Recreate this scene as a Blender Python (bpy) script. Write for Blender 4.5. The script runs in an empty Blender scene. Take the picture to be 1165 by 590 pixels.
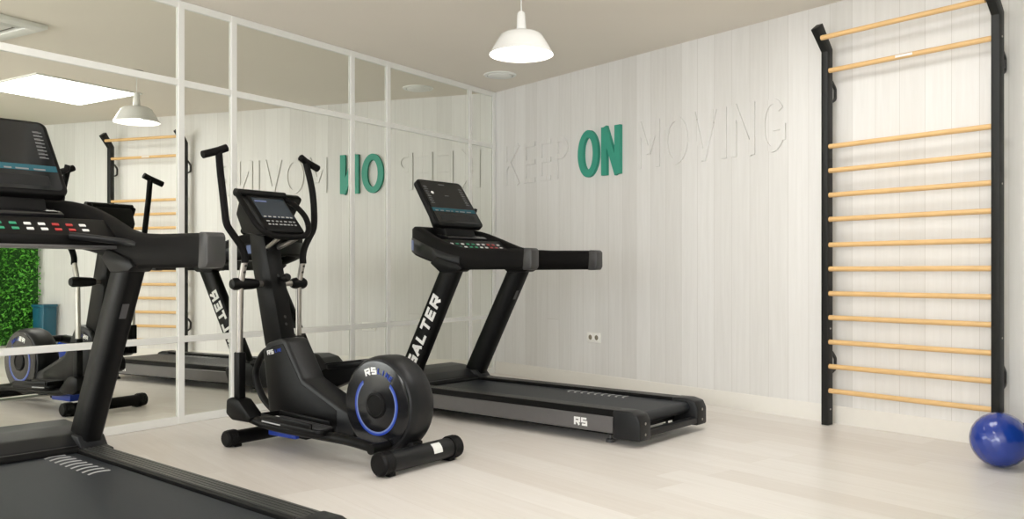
import bpy, bmesh, math, random
from mathutils import Vector, Matrix
random.seed(7)
PI = math.pi
scene = bpy.context.scene
COL = scene.collection

# ------------------------------------------------------------------ camera, world, exposure
cam_data = bpy.data.cameras.new('camera')
cam = bpy.data.objects.new('camera', cam_data)
COL.objects.link(cam)
cam.location = (0, 0, 0.95)
cam.rotation_euler = (PI / 2, 0, 0)
cam_data.sensor_width = 36.0
cam_data.lens = 974.5 / 1165 * 36.0
cam_data.shift_y = 14.4 / 1165
cam_data.clip_start = 0.05
scene.camera = cam

world = bpy.data.worlds.new('world')
scene.world = world
world.use_nodes = True
world.node_tree.nodes['Background'].inputs[0].default_value = (0.965, 0.98, 1, 1)
world.node_tree.nodes['Background'].inputs[1].default_value = 8.5       # daylight for the window added behind the camera
scene.view_settings.view_transform = 'Standard'
scene.view_settings.look = 'None'
scene.view_settings.gamma = 1.0
scene.view_settings.use_curve_mapping = False
scene.view_settings.exposure = 0.03
LED = 8.0          # strength of the ceiling light panels
PEND = 60.0        # strength of the pendant bulb

# ------------------------------------------------------------------ materials
def new_mat(name):
    m = bpy.data.materials.new(name)
    m.use_nodes = True
    return m, m.node_tree, m.node_tree.nodes['Principled BSDF']

def plain(name, col, rough=0.5, metal=0.0, noise=0.06, scale=30.0, bump=0.0, spec=0.5, coat=0.0):
    m, nt, b = new_mat(name)
    N, L = nt.nodes, nt.links
    b.inputs['Roughness'].default_value = rough
    b.inputs['Metallic'].default_value = metal
    b.inputs['Specular IOR Level'].default_value = spec
    b.inputs['Coat Weight'].default_value = coat
    tc = N.new('ShaderNodeTexCoord')
    nz = N.new('ShaderNodeTexNoise'); nz.inputs['Scale'].default_value = scale
    nz.inputs['Detail'].default_value = 4
    L.new(tc.outputs['Object'], nz.inputs['Vector'])
    mx = N.new('ShaderNodeMix'); mx.data_type = 'RGBA'
    mx.inputs[6].default_value = (*[c * (1 - noise) for c in col], 1)
    mx.inputs[7].default_value = (*[min(1, c * (1 + noise)) for c in col], 1)
    L.new(nz.outputs['Fac'], mx.inputs[0])
    L.new(mx.outputs[2], b.inputs['Base Color'])
    if bump:
        bp = N.new('ShaderNodeBump'); bp.inputs['Strength'].default_value = bump
        bp.inputs['Distance'].default_value = 0.002
        nb = N.new('ShaderNodeTexNoise'); nb.inputs['Scale'].default_value = scale * 12
        L.new(tc.outputs['Object'], nb.inputs['Vector'])
        L.new(nb.outputs['Fac'], bp.inputs['Height'])
        L.new(bp.outputs['Normal'], b.inputs['Normal'])
    return m

def emit(name, col, strength):
    m, nt, b = new_mat(name)
    b.inputs['Base Color'].default_value = (*col, 1)
    b.inputs['Emission Color'].default_value = (*col, 1)
    b.inputs['Emission Strength'].default_value = strength
    return m

def planks(name, width, length, c0, c1, seam, seamw, axis, rough, grain=0.06, grain_scale=6.0, bump=0.15):
    """boards running along `axis` (0 = x, 2 = z), `width` across the other axis"""
    m, nt, b = new_mat(name)
    N, L = nt.nodes, nt.links
    def M(op, a, b_=None, c=None):
        n = N.new('ShaderNodeMath'); n.operation = op
        for i, v in enumerate((a, b_, c)):
            if v is None: continue
            if isinstance(v, (int, float)): n.inputs[i].default_value = v
            else: L.new(v, n.inputs[i])
        return n.outputs[0]
    tc = N.new('ShaderNodeTexCoord')
    sp = N.new('ShaderNodeSeparateXYZ'); L.new(tc.outputs['Object'], sp.inputs[0])
    if axis == 2: across, along = sp.outputs[0], sp.outputs[2]
    else: across, along = sp.outputs[1], sp.outputs[0]
    q = M('DIVIDE', across, width)
    idx = M('FLOOR', q)
    wn = N.new('ShaderNodeTexWhiteNoise'); wn.noise_dimensions = '1D'; L.new(idx, wn.inputs['W'])
    q2 = M('ADD', M('DIVIDE', along, length), M('MULTIPLY', wn.outputs['Value'], 7.3))
    idx2 = M('FLOOR', q2)
    cv = N.new('ShaderNodeCombineXYZ'); L.new(idx, cv.inputs[0]); L.new(idx2, cv.inputs[1])
    wn2 = N.new('ShaderNodeTexWhiteNoise'); wn2.noise_dimensions = '2D'; L.new(cv.outputs[0], wn2.inputs['Vector'])
    # grain stretched along the board
    g = N.new('ShaderNodeCombineXYZ')
    L.new(M('MULTIPLY', across, grain_scale * 6), g.inputs[0])
    L.new(M('MULTIPLY', along, grain_scale * 0.35), g.inputs[1])
    L.new(M('MULTIPLY', wn2.outputs['Value'], 20.0), g.inputs[2])
    nz = N.new('ShaderNodeTexNoise'); nz.inputs['Scale'].default_value = 1.0; nz.inputs['Detail'].default_value = 6
    nz.inputs['Roughness'].default_value = 0.65
    L.new(g.outputs[0], nz.inputs['Vector'])
    fac = M('ADD', M('MULTIPLY', wn2.outputs['Value'], 0.55), M('MULTIPLY', M('SUBTRACT', nz.outputs['Fac'], 0.25), 0.9))
    mx = N.new('ShaderNodeMix'); mx.data_type = 'RGBA'
    mx.inputs[6].default_value = (*c0, 1); mx.inputs[7].default_value = (*c1, 1)
    L.new(fac, mx.inputs[0])
    e1 = M('ABSOLUTE', M('SUBTRACT', M('FRACT', q), 0.5))
    s1 = M('GREATER_THAN', e1, 0.5 - seamw / width / 2)
    e2 = M('ABSOLUTE', M('SUBTRACT', M('FRACT', q2), 0.5))
    s2 = M('GREATER_THAN', e2, 0.5 - seamw / length / 2)
    s = M('MAXIMUM', s1, s2)
    mx2 = N.new('ShaderNodeMix'); mx2.data_type = 'RGBA'
    L.new(s, mx2.inputs[0]); L.new(mx.outputs[2], mx2.inputs[6]); mx2.inputs[7].default_value = (*seam, 1)
    L.new(mx2.outputs[2], b.inputs['Base Color'])
    b.inputs['Roughness'].default_value = rough
    bp = N.new('ShaderNodeBump'); bp.inputs['Strength'].default_value = bump; bp.inputs['Distance'].default_value = 0.003
    L.new(M('SUBTRACT', M('MULTIPLY', nz.outputs['Fac'], 0.5), s), bp.inputs['Height'])
    L.new(bp.outputs['Normal'], b.inputs['Normal'])
    return m

M_WALL = planks('whitewashed_boards', 0.150, 90.0, (0.67, 0.655, 0.625), (0.815, 0.805, 0.785), (0.61, 0.59, 0.555), 0.003, 2, 0.55)
M_FLOOR = planks('pale_floor_boards', 0.19, 1.25, (0.67, 0.615, 0.56), (0.82, 0.785, 0.75), (0.67, 0.615, 0.56), 0.002, 0, 0.34, bump=0.04)
M_PLASTER = plain('cream_plaster', (0.80, 0.775, 0.72), 0.8, noise=0.015, scale=3)
M_CEIL = plain('ceiling_paint', (0.84, 0.785, 0.70), 0.85, noise=0.01, scale=3)
M_BASE = plain('baseboard_paint', (0.78, 0.755, 0.70), 0.5, noise=0.02)
M_FRAME = plain('white_metal', (0.88, 0.88, 0.845), 0.4, noise=0.015)
M_BLACK = plain('black_plastic', (0.0035, 0.0034, 0.0034), 0.42, noise=0.15, bump=0.12, spec=0.16)
M_RAILEND = plain('rail_end_grey', (0.030, 0.029, 0.029), 0.42, noise=0.08)
M_RIDGE = plain('satin_ridge_plastic', (0.03, 0.03, 0.028), 0.34, noise=0.08)
M_GLOSS = plain('gloss_black', (0.008, 0.008, 0.009), 0.16, noise=0.1)
M_FOAM = plain('black_foam', (0.004, 0.0036, 0.0034), 0.6, noise=0.2, bump=0.5, spec=0.14)
M_DGREY = plain('dark_grey_plastic', (0.010, 0.0105, 0.0115), 0.40, noise=0.1, bump=0.1, spec=0.28)
M_GREY = plain('grey_plastic', (0.045, 0.045, 0.047), 0.38, noise=0.08)
M_SILVER = plain('silver_grey_metal', (0.15, 0.145, 0.145), 0.35, 0.5, noise=0.06)
M_STEEL = plain('brushed_steel', (0.42, 0.40, 0.37), 0.32, 0.9, noise=0.06)
M_POST = plain('black_painted_steel', (0.018, 0.018, 0.017), 0.38, noise=0.12)
M_BELT = plain('rubber_belt', (0.015, 0.018, 0.022), 0.45, noise=0.12, scale=60, bump=0.4, spec=0.3)
M_BARBLK = plain('anthracite_paint', (0.010, 0.0105, 0.0095), 0.45, noise=0.1, spec=0.3)
M_WOOD = plain('beech_wood', (0.72, 0.465, 0.205), 0.4, noise=0.12, scale=14)
M_WHITE = plain('white_print', (0.80, 0.80, 0.78), 0.45, noise=0.02)
M_LGREY = plain('light_grey_print', (0.42, 0.42, 0.42), 0.5, noise=0.05)
M_ICON = plain('dim_display_marks', (0.17, 0.17, 0.17), 0.4, noise=0.1)
M_BLUE = plain('blue_print', (0.012, 0.045, 0.33), 0.35, noise=0.06)
M_BLUEL = plain('pale_blue_print', (0.15, 0.20, 0.42), 0.4, noise=0.05)
M_TEAL = plain('teal_display', (0.015, 0.085, 0.115), 0.25, noise=0.1)
M_SCREEN = plain('display_glass', (0.006, 0.007, 0.008), 0.12, noise=0.1)
M_SCREENB = plain('bluish_display_glass', (0.028, 0.04, 0.055), 0.15, noise=0.1)
M_GREEN = plain('green_letter_paint', (0.035, 0.32, 0.225), 0.5, noise=0.04)
M_BTNG = plain('green_button', (0.03, 0.30, 0.16), 0.4)
M_BTNR = plain('red_button', (0.45, 0.04, 0.04), 0.4)
M_SOCK = plain('socket_plastic', (0.90, 0.885, 0.84), 0.35, noise=0.02)
M_HOLE = plain('socket_recess', (0.22, 0.19, 0.14), 0.6)
M_BALL = plain('blue_vinyl', (0.007, 0.035, 0.27), 0.22, noise=0.08, scale=12, coat=0.5)
M_ENAMEL = plain('white_enamel', (0.82, 0.82, 0.80), 0.25, noise=0.01)
M_CANOPY = plain('dull_canopy_metal', (0.33, 0.30, 0.25), 0.5)
M_TUB = plain('teal_plastic', (0.008, 0.10, 0.155), 0.4, noise=0.1)
M_GLOW = emit('lamp_diffuser', (1.0, 0.985, 0.96), LED)
M_BULB = emit('bulb_glass', (1.0, 0.97, 0.93), PEND)
M_SLOT = plain('shadow_gap_grey', (0.20, 0.18, 0.15), 0.6)

def leaf_mat():
    m, nt, b = new_mat('moss_leaves')
    N, L = nt.nodes, nt.links
    tc = N.new('ShaderNodeTexCoord')
    nz = N.new('ShaderNodeTexNoise'); nz.inputs['Scale'].default_value = 26
    nz.inputs['Detail'].default_value = 3
    L.new(tc.outputs['Object'], nz.inputs['Vector'])
    cr = N.new('ShaderNodeValToRGB')
    cr.color_ramp.elements[0].position = 0.35; cr.color_ramp.elements[0].color = (0.03, 0.19, 0.012, 1)
    cr.color_ramp.elements[1].position = 0.65; cr.color_ramp.elements[1].color = (0.16, 0.60, 0.05, 1)
    L.new(nz.outputs['Fac'], cr.inputs[0]); L.new(cr.outputs[0], b.inputs['Base Color'])
    b.inputs['Roughness'].default_value = 0.6
    return m
M_LEAF = leaf_mat()

def mirror_mat():
    m, nt, b = new_mat('mirror_glass')
    b.inputs['Base Color'].default_value = (0.915, 0.93, 0.875, 1)
    b.inputs['Metallic'].default_value = 1.0
    b.inputs['Roughness'].default_value = 0.0
    return m
M_MIRROR = mirror_mat()

# ------------------------------------------------------------------ mesh helpers
def finish(bm, name, mat, parent=None, loc=None, rotz=None, angle=35, sharp=False):
    bm.normal_update()
    thr = math.radians(angle)
    for f in bm.faces: f.smooth = not sharp
    for e in bm.edges:
        if len(e.link_faces) == 2 and e.calc_face_angle(0) > thr: e.smooth = False
    me = bpy.data.meshes.new(name)
    bm.to_mesh(me); bm.free()
    mats = mat if isinstance(mat, (list, tuple)) else [mat]
    for m in mats: me.materials.append(m)
    o = bpy.data.objects.new(name, me)
    COL.objects.link(o)
    if parent is not None: o.parent = parent
    if loc is not None: o.location = loc
    if rotz is not None: o.rotation_euler = (0, 0, rotz)
    return o

def tag(o, label=None, cat=None, group=None, kind=None):
    if label: o['label'] = label
    if cat: o['category'] = cat
    if group: o['group'] = group
    if kind: o['kind'] = kind
    return o

def empty(name, loc, rotz=0.0):
    o = bpy.data.objects.new(name, None)
    COL.objects.link(o)
    o.empty_display_size = 0.1
    o.location = loc; o.rotation_euler = (0, 0, rotz)
    return o

def setmi(faces, mi):
    for f in faces: f.material_index = mi

def box(bm, x0, x1, y0, y1, z0, z1, bev=0.0, seg=2, mi=0, mtx=None):
    r = bmesh.ops.create_cube(bm, size=1.0)
    vs = r['verts']
    for v in vs:
        v.co = Vector(((x0 + x1) / 2 + v.co.x * (x1 - x0), (y0 + y1) / 2 + v.co.y * (y1 - y0), (z0 + z1) / 2 + v.co.z * (z1 - z0)))
    fs = set(f for v in vs for f in v.link_faces)
    if bev > 0:
        es = list(set(e for v in vs for e in v.link_edges))
        rr = bmesh.ops.bevel(bm, geom=es, offset=bev, segments=seg, affect='EDGES', profile=0.5)
        fs = set(rr['faces']) | set(f for f in fs if f.is_valid)
        vs = list(set(v for f in fs for v in f.verts))
    setmi([f for f in fs if f.is_valid], mi)
    if mtx is not None: bmesh.ops.transform(bm, matrix=mtx, verts=vs)
    return vs

def prism(bm, pts, a0, a1, axis='x', bev=0.0, mi=0, seg=2, mtx=None):
    """extrude a 2-D polygon; axis x: pts are (y,z); axis y: (x,z); axis z: (x,y)"""
    def mk(p, a):
        if axis == 'x': return Vector((a, p[0], p[1]))
        if axis == 'y': return Vector((p[0], a, p[1]))
        return Vector((p[0], p[1], a))
    v0 = [bm.verts.new(mk(p, a0)) for p in pts]
    v1 = [bm.verts.new(mk(p, a1)) for p in pts]
    n = len(pts)
    fs = [bm.faces.new(v0), bm.faces.new(v1[::-1])]
    for i in range(n): fs.append(bm.faces.new((v0[i], v1[i], v1[(i + 1) % n], v0[(i + 1) % n])))
    bmesh.ops.recalc_face_normals(bm, faces=fs)
    vs = v0 + v1
    if bev > 0:
        es = list(set(e for v in vs for e in v.link_edges))
        rr = bmesh.ops.bevel(bm, geom=es, offset=bev, segments=seg, affect='EDGES', profile=0.5)
        fs = list(set(rr['faces']) | set(f for f in fs if f.is_valid))
        vs = list(set(v for f in fs for v in f.verts))
    setmi([f for f in fs if f.is_valid], mi)
    if mtx is not None: bmesh.ops.transform(bm, matrix=mtx, verts=vs)
    return vs

def catmull(pts, n=6):
    P = [Vector(p) for p in pts]
    if len(P) < 3: return P
    P = [P[0] * 2 - P[1]] + P + [P[-1] * 2 - P[-2]]
    out = []
    for i in range(1, len(P) - 2):
        a, b, c, d = P[i - 1:i + 3]
        for k in range(n):
            t = k / n
            out.append(0.5 * ((2 * b) + (c - a) * t + (2 * a - 5 * b + 4 * c - d) * t * t + (3 * b - a - 3 * c + d) * t ** 3))
    out.append(P[-2])
    return out

def tube(bm, pts, r, seg=14, smooth=0, mi=0, flat=1.0, rs=None):
    P = catmull(pts, smooth) if smooth else [Vector(p) for p in pts]
    n = len(P)
    up = None
    rings = []
    for i in range(n):
        t = (P[min(i + 1, n - 1)] - P[max(i - 1, 0)]).normalized()
        if up is None:
            up = Vector((0, 0, 1)) if abs(t.z) < 0.9 else Vector((1, 0, 0))
        s = t.cross(up).normalized(); up = s.cross(t).normalized()
        rr = r if rs is None else rs[0] + (rs[1] - rs[0]) * i / (n - 1)
        rings.append([bm.verts.new(P[i] + s * math.cos(a) * rr + up * math.sin(a) * rr * flat)
                      for a in [2 * PI * k / seg for k in range(seg)]])
    fs = []
    for i in range(n - 1):
        for k in range(seg):
            fs.append(bm.faces.new((rings[i][k], rings[i][(k + 1) % seg], rings[i + 1][(k + 1) % seg], rings[i + 1][k])))
    fs.append(bm.faces.new(rings[0][::-1])); fs.append(bm.faces.new(rings[-1]))
    bmesh.ops.recalc_face_normals(bm, faces=fs)
    setmi(fs, mi)
    return fs

def lathe(bm, prof, seg=48, mtx=None, mi=0, close=False):
    """prof: (r, h) revolved about z, then mtx"""
    rings = []
    for r, h in prof:
        if r < 1e-6: rings.append([bm.verts.new((0, 0, h))])
        else: rings.append([bm.verts.new((r * math.cos(2 * PI * k / seg), r * math.sin(2 * PI * k / seg), h)) for k in range(seg)])
    fs = []
    for a, b in zip(rings, rings[1:]):
        for k in range(seg):
            k2 = (k + 1) % seg
            if len(a) == 1 and len(b) == 1: continue
            if len(a) == 1: fs.append(bm.faces.new((a[0], b[k], b[k2])))
            elif len(b) == 1: fs.append(bm.faces.new((a[k], b[0], a[k2])))
            else: fs.append(bm.faces.new((a[k], b[k], b[k2], a[k2])))
    vs = [v for r in rings for v in r]
    bmesh.ops.recalc_face_normals(bm, faces=fs)
    if mtx is not None: bmesh.ops.transform(bm, matrix=mtx, verts=vs)
    setmi(fs, mi)
    return fs

def ringarc(bm, cx, cy, r0, r1, a0, a1, z0, z1, n=40, mtx=None, mi=0, ex=1.0):
    pts = []
    for i in range(n + 1):
        a = a0 + (a1 - a0) * i / n
        pts.append((math.cos(a), math.sin(a)))
    full = abs(abs(a1 - a0) - 2 * PI) < 1e-6
    q = []
    for c, s in (pts[:-1] if full else pts):
        q.append([bm.verts.new((cx + c * r * ex, cy + s * r, z)) for r, z in ((r0, z0), (r1, z0), (r1, z1), (r0, z1))])
    fs = []
    m = len(q)
    for i in range(m if full else m - 1):
        a, b = q[i], q[(i + 1) % m]
        for k in range(4):
            fs.append(bm.faces.new((a[k], a[(k + 1) % 4], b[(k + 1) % 4], b[k])))
    if not full: fs.append(bm.faces.new(q[0])); fs.append(bm.faces.new(q[-1]))
    bmesh.ops.recalc_face_normals(bm, faces=fs)
    if mtx is not None: bmesh.ops.transform(bm, matrix=mtx, verts=[v for r in q for v in r])
    setmi(fs, mi)

def block_text(txt, hh, ww, st, depth):
    """broad square-cut capitals built from strokes, centred in the local xy plane"""
    G = {'S': [[(1, 1), (0, 1), (0, .5), (1, .5), (1, 0), (0, 0)]], 'A': [[(-.05, -.1), (.5, 1), (1.05, -.1)], [(.22, .3), (.78, .3)]],
         'L': [[(0, 1.12), (0, 0), (1, 0)]], 'T': [[(-.22, 1), (1.12, 1)], [(.5, 1), (.5, -.12)]],
         'E': [[(1, 1), (0, 1), (0, 0), (1, 0)], [(0, .5), (.9, .5)]], 'R': [[(0, -.12), (0, 1), (1, 1), (1, .45), (0, .45)], [(.5, .45), (1, -.12)]],
         'I': [[(.5, -.1), (.5, 1.1)]], 'N': [[(0, -.1), (0, 1), (1, 0), (1, 1.1)]]}
    bm = bmesh.new()
    pitch = ww + st * .62
    x0 = -pitch * (len(txt) - 1) / 2 - ww / 2 + st / 2
    W_, H_ = ww - st, hh - st
    k = 0
    for i, ch in enumerate(txt):
        for line in G[ch]:
            P = [(x0 + i * pitch + a * W_, (b - .5) * H_) for a, b in line]
            for n_, (p, q) in enumerate(zip(P, P[1:])):
                L_ = math.hypot(q[0] - p[0], q[1] - p[1]); ux, uy = (q[0] - p[0]) / L_, (q[1] - p[1]) / L_
                e0 = st / 2 if n_ > 0 else 0.0
                e1 = st / 2 if n_ < len(P) - 2 else 0.0
                p2 = (p[0] - ux * e0, p[1] - uy * e0); q2 = (q[0] + ux * e1, q[1] + uy * e1)
                nx, ny = -uy * st / 2, ux * st / 2
                k += 1
                prism(bm, [(p2[0] + nx, p2[1] + ny), (q2[0] + nx, q2[1] + ny), (q2[0] - nx, q2[1] - ny), (p2[0] - nx, p2[1] - ny)], -.0008, depth + .00012 * (k % 3), 'z')
    return bm

def basis(o, ex, ey, ez):
    """matrix whose local axes are ex, ey, ez at point o"""
    m = Matrix.Identity(4)
    for i, v in enumerate((ex, ey, ez)):
        for j in range(3): m[j][i] = v[j]
    for j in range(3): m[j][3] = o[j]
    return m

# ------------------------------------------------------------------ room
H = 2.648
CO = Vector((-0.160, 8.106, 0))                 # the far corner between mirror wall and board wall
DW = Vector((0.6301, -0.7765, 0)).normalized()  # along the board wall
NW = Vector((-DW.y, DW.x, 0)); NW = NW if NW.dot(-CO) > 0 else -NW
DM = Vector((-0.5726, -0.8198, 0)).normalized() # along the mirror wall
NM = Vector((-DM.y, DM.x, 0))
RW = math.atan2(DW.y, DW.x)                     # local x = along wall, local -y = into the room
RM = math.atan2(DM.y, DM.x)                     # local x = along wall, local +y = into the room
TB = 5.63
CB = CO + DW * TB                               # corner with the planted wall
DR = Vector((-0.5, -0.866, 0)); NR = Vector((-0.866, 0.5, 0))
LR = (CB.y + 1.6) / 0.866
CD = CB + DR * LR
TE = (CO.y + 1.6) / -DM.y
CE = CO + DM * TE

def slab(name, mat, x0, x1, y0, y1, z0, z1, loc, rz, **k):
    bm = bmesh.new(); box(bm, x0, x1, y0, y1, z0, z1)
    return tag(finish(bm, name, mat, None, loc, rz, **k), kind='structure')

poly = [CO, CB, CD, CE]
def roomslab(name, mat, z0, z1, rz, grow=0.12):
    ctr = sum(poly, Vector()) / 4
    bm = bmesh.new()
    R = Matrix.Rotation(-rz, 3, 'Z')
    pts = []
    for p in poly:
        q = ctr + (p - ctr) * (1 + grow / 3.0)
        q = R @ q; pts.append((q.x, q.y))
    prism(bm, pts, z0, z1, 'z')
    return tag(finish(bm, name, mat, None, (0, 0, 0), rz), kind='structure')
roomslab('floor', M_FLOOR, -0.1, 0.0, RW)
roomslab('ceiling', M_CEIL, H, H + 0.1, 0.0)
slab('wall_back', M_WALL, -0.1, TB + 0.1, 0.0, 0.12, 0, H, CO, RW)
slab('wall_left', M_PLASTER, 0, TE + 0.1, -0.15, -0.012, 0, H, CO, RM)
slab('wall_right', M_PLASTER, 0, LR + 0.1, 0.0, 0.12, 0, H, CB, math.atan2(DR.y, DR.x))
WX0, WX1, WZ0, WZ1 = -5.6, -0.25, 0.35, 2.45       # opening of an unseen window, added behind the camera to let in daylight
bm = bmesh.new()
for (a, b, c, d) in ((CE.x - 0.2, WX0, 0, H), (WX1, CD.x + 0.2, 0, H), (WX0, WX1, 0, WZ0), (WX0, WX1, WZ1, H)):
    box(bm, a, b, -1.72, -1.6, c, d)
tag(finish(bm, 'wall_front', M_PLASTER), kind='structure')
bm = bmesh.new()
for k in range(5):
    x = WX0 + (WX1 - WX0) * k / 4
    box(bm, x - .03, x + .03, -1.69, -1.63, WZ0, WZ1)
box(bm, WX0, WX1, -1.69, -1.63, WZ0, WZ0 + .05); box(bm, WX0, WX1, -1.69, -1.63, WZ1 - .05, WZ1)
tag(finish(bm, 'added_window_1', M_FRAME), kind='structure')  # frame of the unseen window, added with its opening to light the room
pd = bpy.data.lights.new('added_window_portal', 'AREA'); pd.shape = 'RECTANGLE'; pd.size = WX1 - WX0; pd.size_y = WZ1 - WZ0
pd.cycles.is_portal = True  # guides sampling of daylight through the added window
po = bpy.data.objects.new('added_window_portal', pd); COL.objects.link(po)
po.location = ((WX0 + WX1) / 2, -1.66, (WZ0 + WZ1) / 2); po.rotation_euler = (PI / 2, 0, 0)

bm = bmesh.new(); prism(bm, [(0, 0), (-0.014, 0), (-0.014, 0.100), (-0.008, 0.110), (0, 0.110)], 0.02, TB - 0.01, 'x')
tag(finish(bm, 'baseboard_back', M_BASE, None, CO, RW), kind='structure')
bm = bmesh.new(); prism(bm, [(0, 0), (-0.014, 0), (-0.014, 0.100), (-0.008, 0.110), (0, 0.110)], 0.02, LR - 0.02, 'x')
tag(finish(bm, 'baseboard_right', M_BASE, None, CB, math.atan2(DR.y, DR.x)), kind='structure')

# ---- mirrored partition: frame of white bars with mirror panes between
mir = empty('mirror_wall', CO, RM)
tag(mir, 'wall-sized mirror divided by a white metal grid along the left side of the room', 'mirror')
verts_t = [0.031, 0.396, 1.4696]
edges_t = [0.031, 0.396, 1.4696, 1.8695, 2.9539, 3.347, 4.510, 4.905, 5.90, 6.30, 7.38, 7.78, 8.86, 9.25, 10.33]
rails_z = [0.0, 0.530, 2.134, H]
D0, D1 = 0.002, 0.014
for i, t in enumerate(edges_t):
    bm = bmesh.new(); box(bm, t - 0.023, t + 0.023, D0, D1, 0.002, H - 0.002, 0.003, 1)
    finish(bm, 'upright', M_FRAME, mir)
for zc, hh in ((0.026, 0.026), (0.530, 0.020), (2.134, 0.021), (H - 0.024, 0.023)):
    bm = bmesh.new(); box(bm, 0.0, edges_t[-1] + 0.024, D0, D1 - 0.002, zc - hh, zc + hh, 0.003, 1)
    finish(bm, 'rail', M_FRAME, mir)
for a, b in zip(edges_t, edges_t[1:]):
    for z0, z1 in zip(rails_z, rails_z[1:]):
        bm = bmesh.new(); box(bm, a + 0.001, b - 0.001, -0.004, 0.0, z0 + 0.003, z1 - 0.003)
        finish(bm, 'mirror_pane', M_MIRROR, mir)

# ------------------------------------------------------------------ lights in the ceiling
def led_panel(cx, cy, label, sx=0.96, sy=0.98):
    t = empty('ceiling_light_panel', (cx, cy, H), math.atan2(0.793, 0.609))
    tag(t, label, 'ceiling light')
    bm = bmesh.new()
    for (x0, x1, y0, y1) in ((-sx/2 - .02, sx/2 + .02, -sy/2 - .02, -sy/2), (-sx/2 - .02, sx/2 + .02, sy/2, sy/2 + .02),
                             (-sx/2 - .02, -sx/2, -sy/2, sy/2), (sx/2, sx/2 + .02, -sy/2, sy/2)):
        box(bm, x0, x1, y0, y1, -0.013, 0.0)
    finish(bm, 'frame', M_FRAME, t)
    bm = bmesh.new(); box(bm, -sx/2, sx/2, -sy/2, sy/2, -0.009, -0.001)
    finish(bm, 'diffuser', M_GLOW, t)
led_panel(1.12, 4.26, 'square white glowing ceiling panel seen in the mirror above the treadmill console')
led_panel(-0.75, 2.05, 'square glowing ceiling panel added out of view over the near treadmill')  # extra panel above the view, added for more light
led_panel(-2.6, -0.2, 'unseen square glowing ceiling panel added at the rear of the room')  # another unseen panel, added to brighten the room

# pendant lamp
def pendant(x, y):
    t = empty('pendant_lamp', (x, y, 0))
    tag(t, 'white enamel dome pendant lamp hanging from the ceiling, lit', 'lamp')
    prof = [(0.001, 2.462), (0.016, 2.462), (0.023, 2.452), (0.026, 2.40), (0.029, 2.352), (0.062, 2.345), (0.098, 2.338), (0.122, 2.324), (0.142, 2.292),
            (0.168, 2.246), (0.189, 2.212), (0.186, 2.212), (0.163, 2.246), (0.138, 2.288), (0.118, 2.318), (0.096, 2.332), (0.03, 2.336), (0.001, 2.336)]
    bm = bmesh.new(); lathe(bm, prof, 48, Matrix.Translation((0, 0, 0)))
    finish(bm, 'lamp_shade', M_ENAMEL, t, angle=50)
    bm = bmesh.new()
    lathe(bm, [(0.001, 2.334), (0.02, 2.334), (0.022, 2.312), (0.045, 2.288), (0.052, 2.264), (0.045, 2.240), (0.025, 2.224), (0.001, 2.220)], 24)
    b = finish(bm, 'bulb', M_BULB, t)
    bm = bmesh.new(); tube(bm, [(0, 0, 2.46), (0, 0, H - 0.02)], 0.0035, 8)
    finish(bm, 'cord', M_ENAMEL, t)
    bm = bmesh.new(); lathe(bm, [(0.001, H - 0.024), (0.045, H - 0.022), (0.055, H - 0.012), (0.056, H), (0.001, H)], 32)
    finish(bm, 'canopy', M_CANOPY, t)
pendant(0.054, 4.98)

# air-conditioning cassette (seen in the mirror)
def cassette():
    t = empty('ceiling_air_vent', (-1.186, 4.499, H), 0)
    tag(t, 'white square air conditioning grille in the ceiling, seen in the top left of the mirror', 'air vent')
    # local: x axis along (-.63,-.777), y axis along (.81,-.57)
    ex = Vector((-0.63, -0.777, 0)).normalized(); ey = Vector((0.777, -0.63, 0)).normalized()
    t.rotation_euler = (0, 0, math.atan2(ex.y, ex.x))
    S = 0.84
    bm = bmesh.new()
    w = 0.10
    for (x0, x1, y0, y1) in ((0, S, 0, w), (0, S, S - w, S), (0, w, w, S - w), (S - w, S, w, S - w)):
        box(bm, x0, x1, y0, y1, -0.03, 0, 0.006)
    box(bm, w + .06, S - w - .06, w + .06, S - w - .06, -0.032, -0.004, 0.006)
    finish(bm, 'panel', M_FRAME, t)
    bm = bmesh.new(); box(bm, w, S - w, w, S - w, -0.006, -0.001)
    finish(bm, 'recess', M_SLOT, t)
    bm = bmesh.new()
    for k in range(4):
        y = w + 0.012 + k * 0.012
        box(bm, w + .02, S - w - .02, y, y + .003, -0.028, -0.008)
        y = S - w - 0.012 - k * 0.012
        box(bm, w + .02, S - w - .02, y - .003, y, -0.028, -0.008)
    finish(bm, 'louvre', M_FRAME, t)
cassette()

# recessed ceiling disc near the far corner
t = empty('ceiling_disc_vent', (-0.102, 7.374, H)); tag(t, 'flat round white air vent on the ceiling near the far corner', 'air vent')
bm = bmesh.new(); lathe(bm, [(0.001, -0.018), (0.095, -0.018), (0.105, -0.012), (0.106, -0.008), (0.001, -0.008)], 40)
finish(bm, 'cover', M_FRAME, t)
bm = bmesh.new(); lathe(bm, [(0.112, -0.010), (0.138, -0.007), (0.142, 0.0), (0.112, 0.0), (0.112, -0.010)], 40)
finish(bm, 'rim', M_FRAME, t)

# ------------------------------------------------------------------ letters on the board wall
def stroke(bm, a, b, w, d):
    stroke.n = (getattr(stroke, 'n', 0) + 1) % 5
    d = d + 0.0004 * stroke.n
    ax, az = a; bx_, bz = b
    L_ = math.hypot(bx_ - ax, bz - az); ux, uz = (bx_ - ax) / L_, (bz - az) / L_
    nx, nz = -uz * w / 2, ux * w / 2
    prism(bm, [(ax + nx, az + nz), (bx_ + nx, bz + nz), (bx_ - nx, bz - nz), (ax - nx, az - nz)], -d, -0.0005, 'y')

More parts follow.
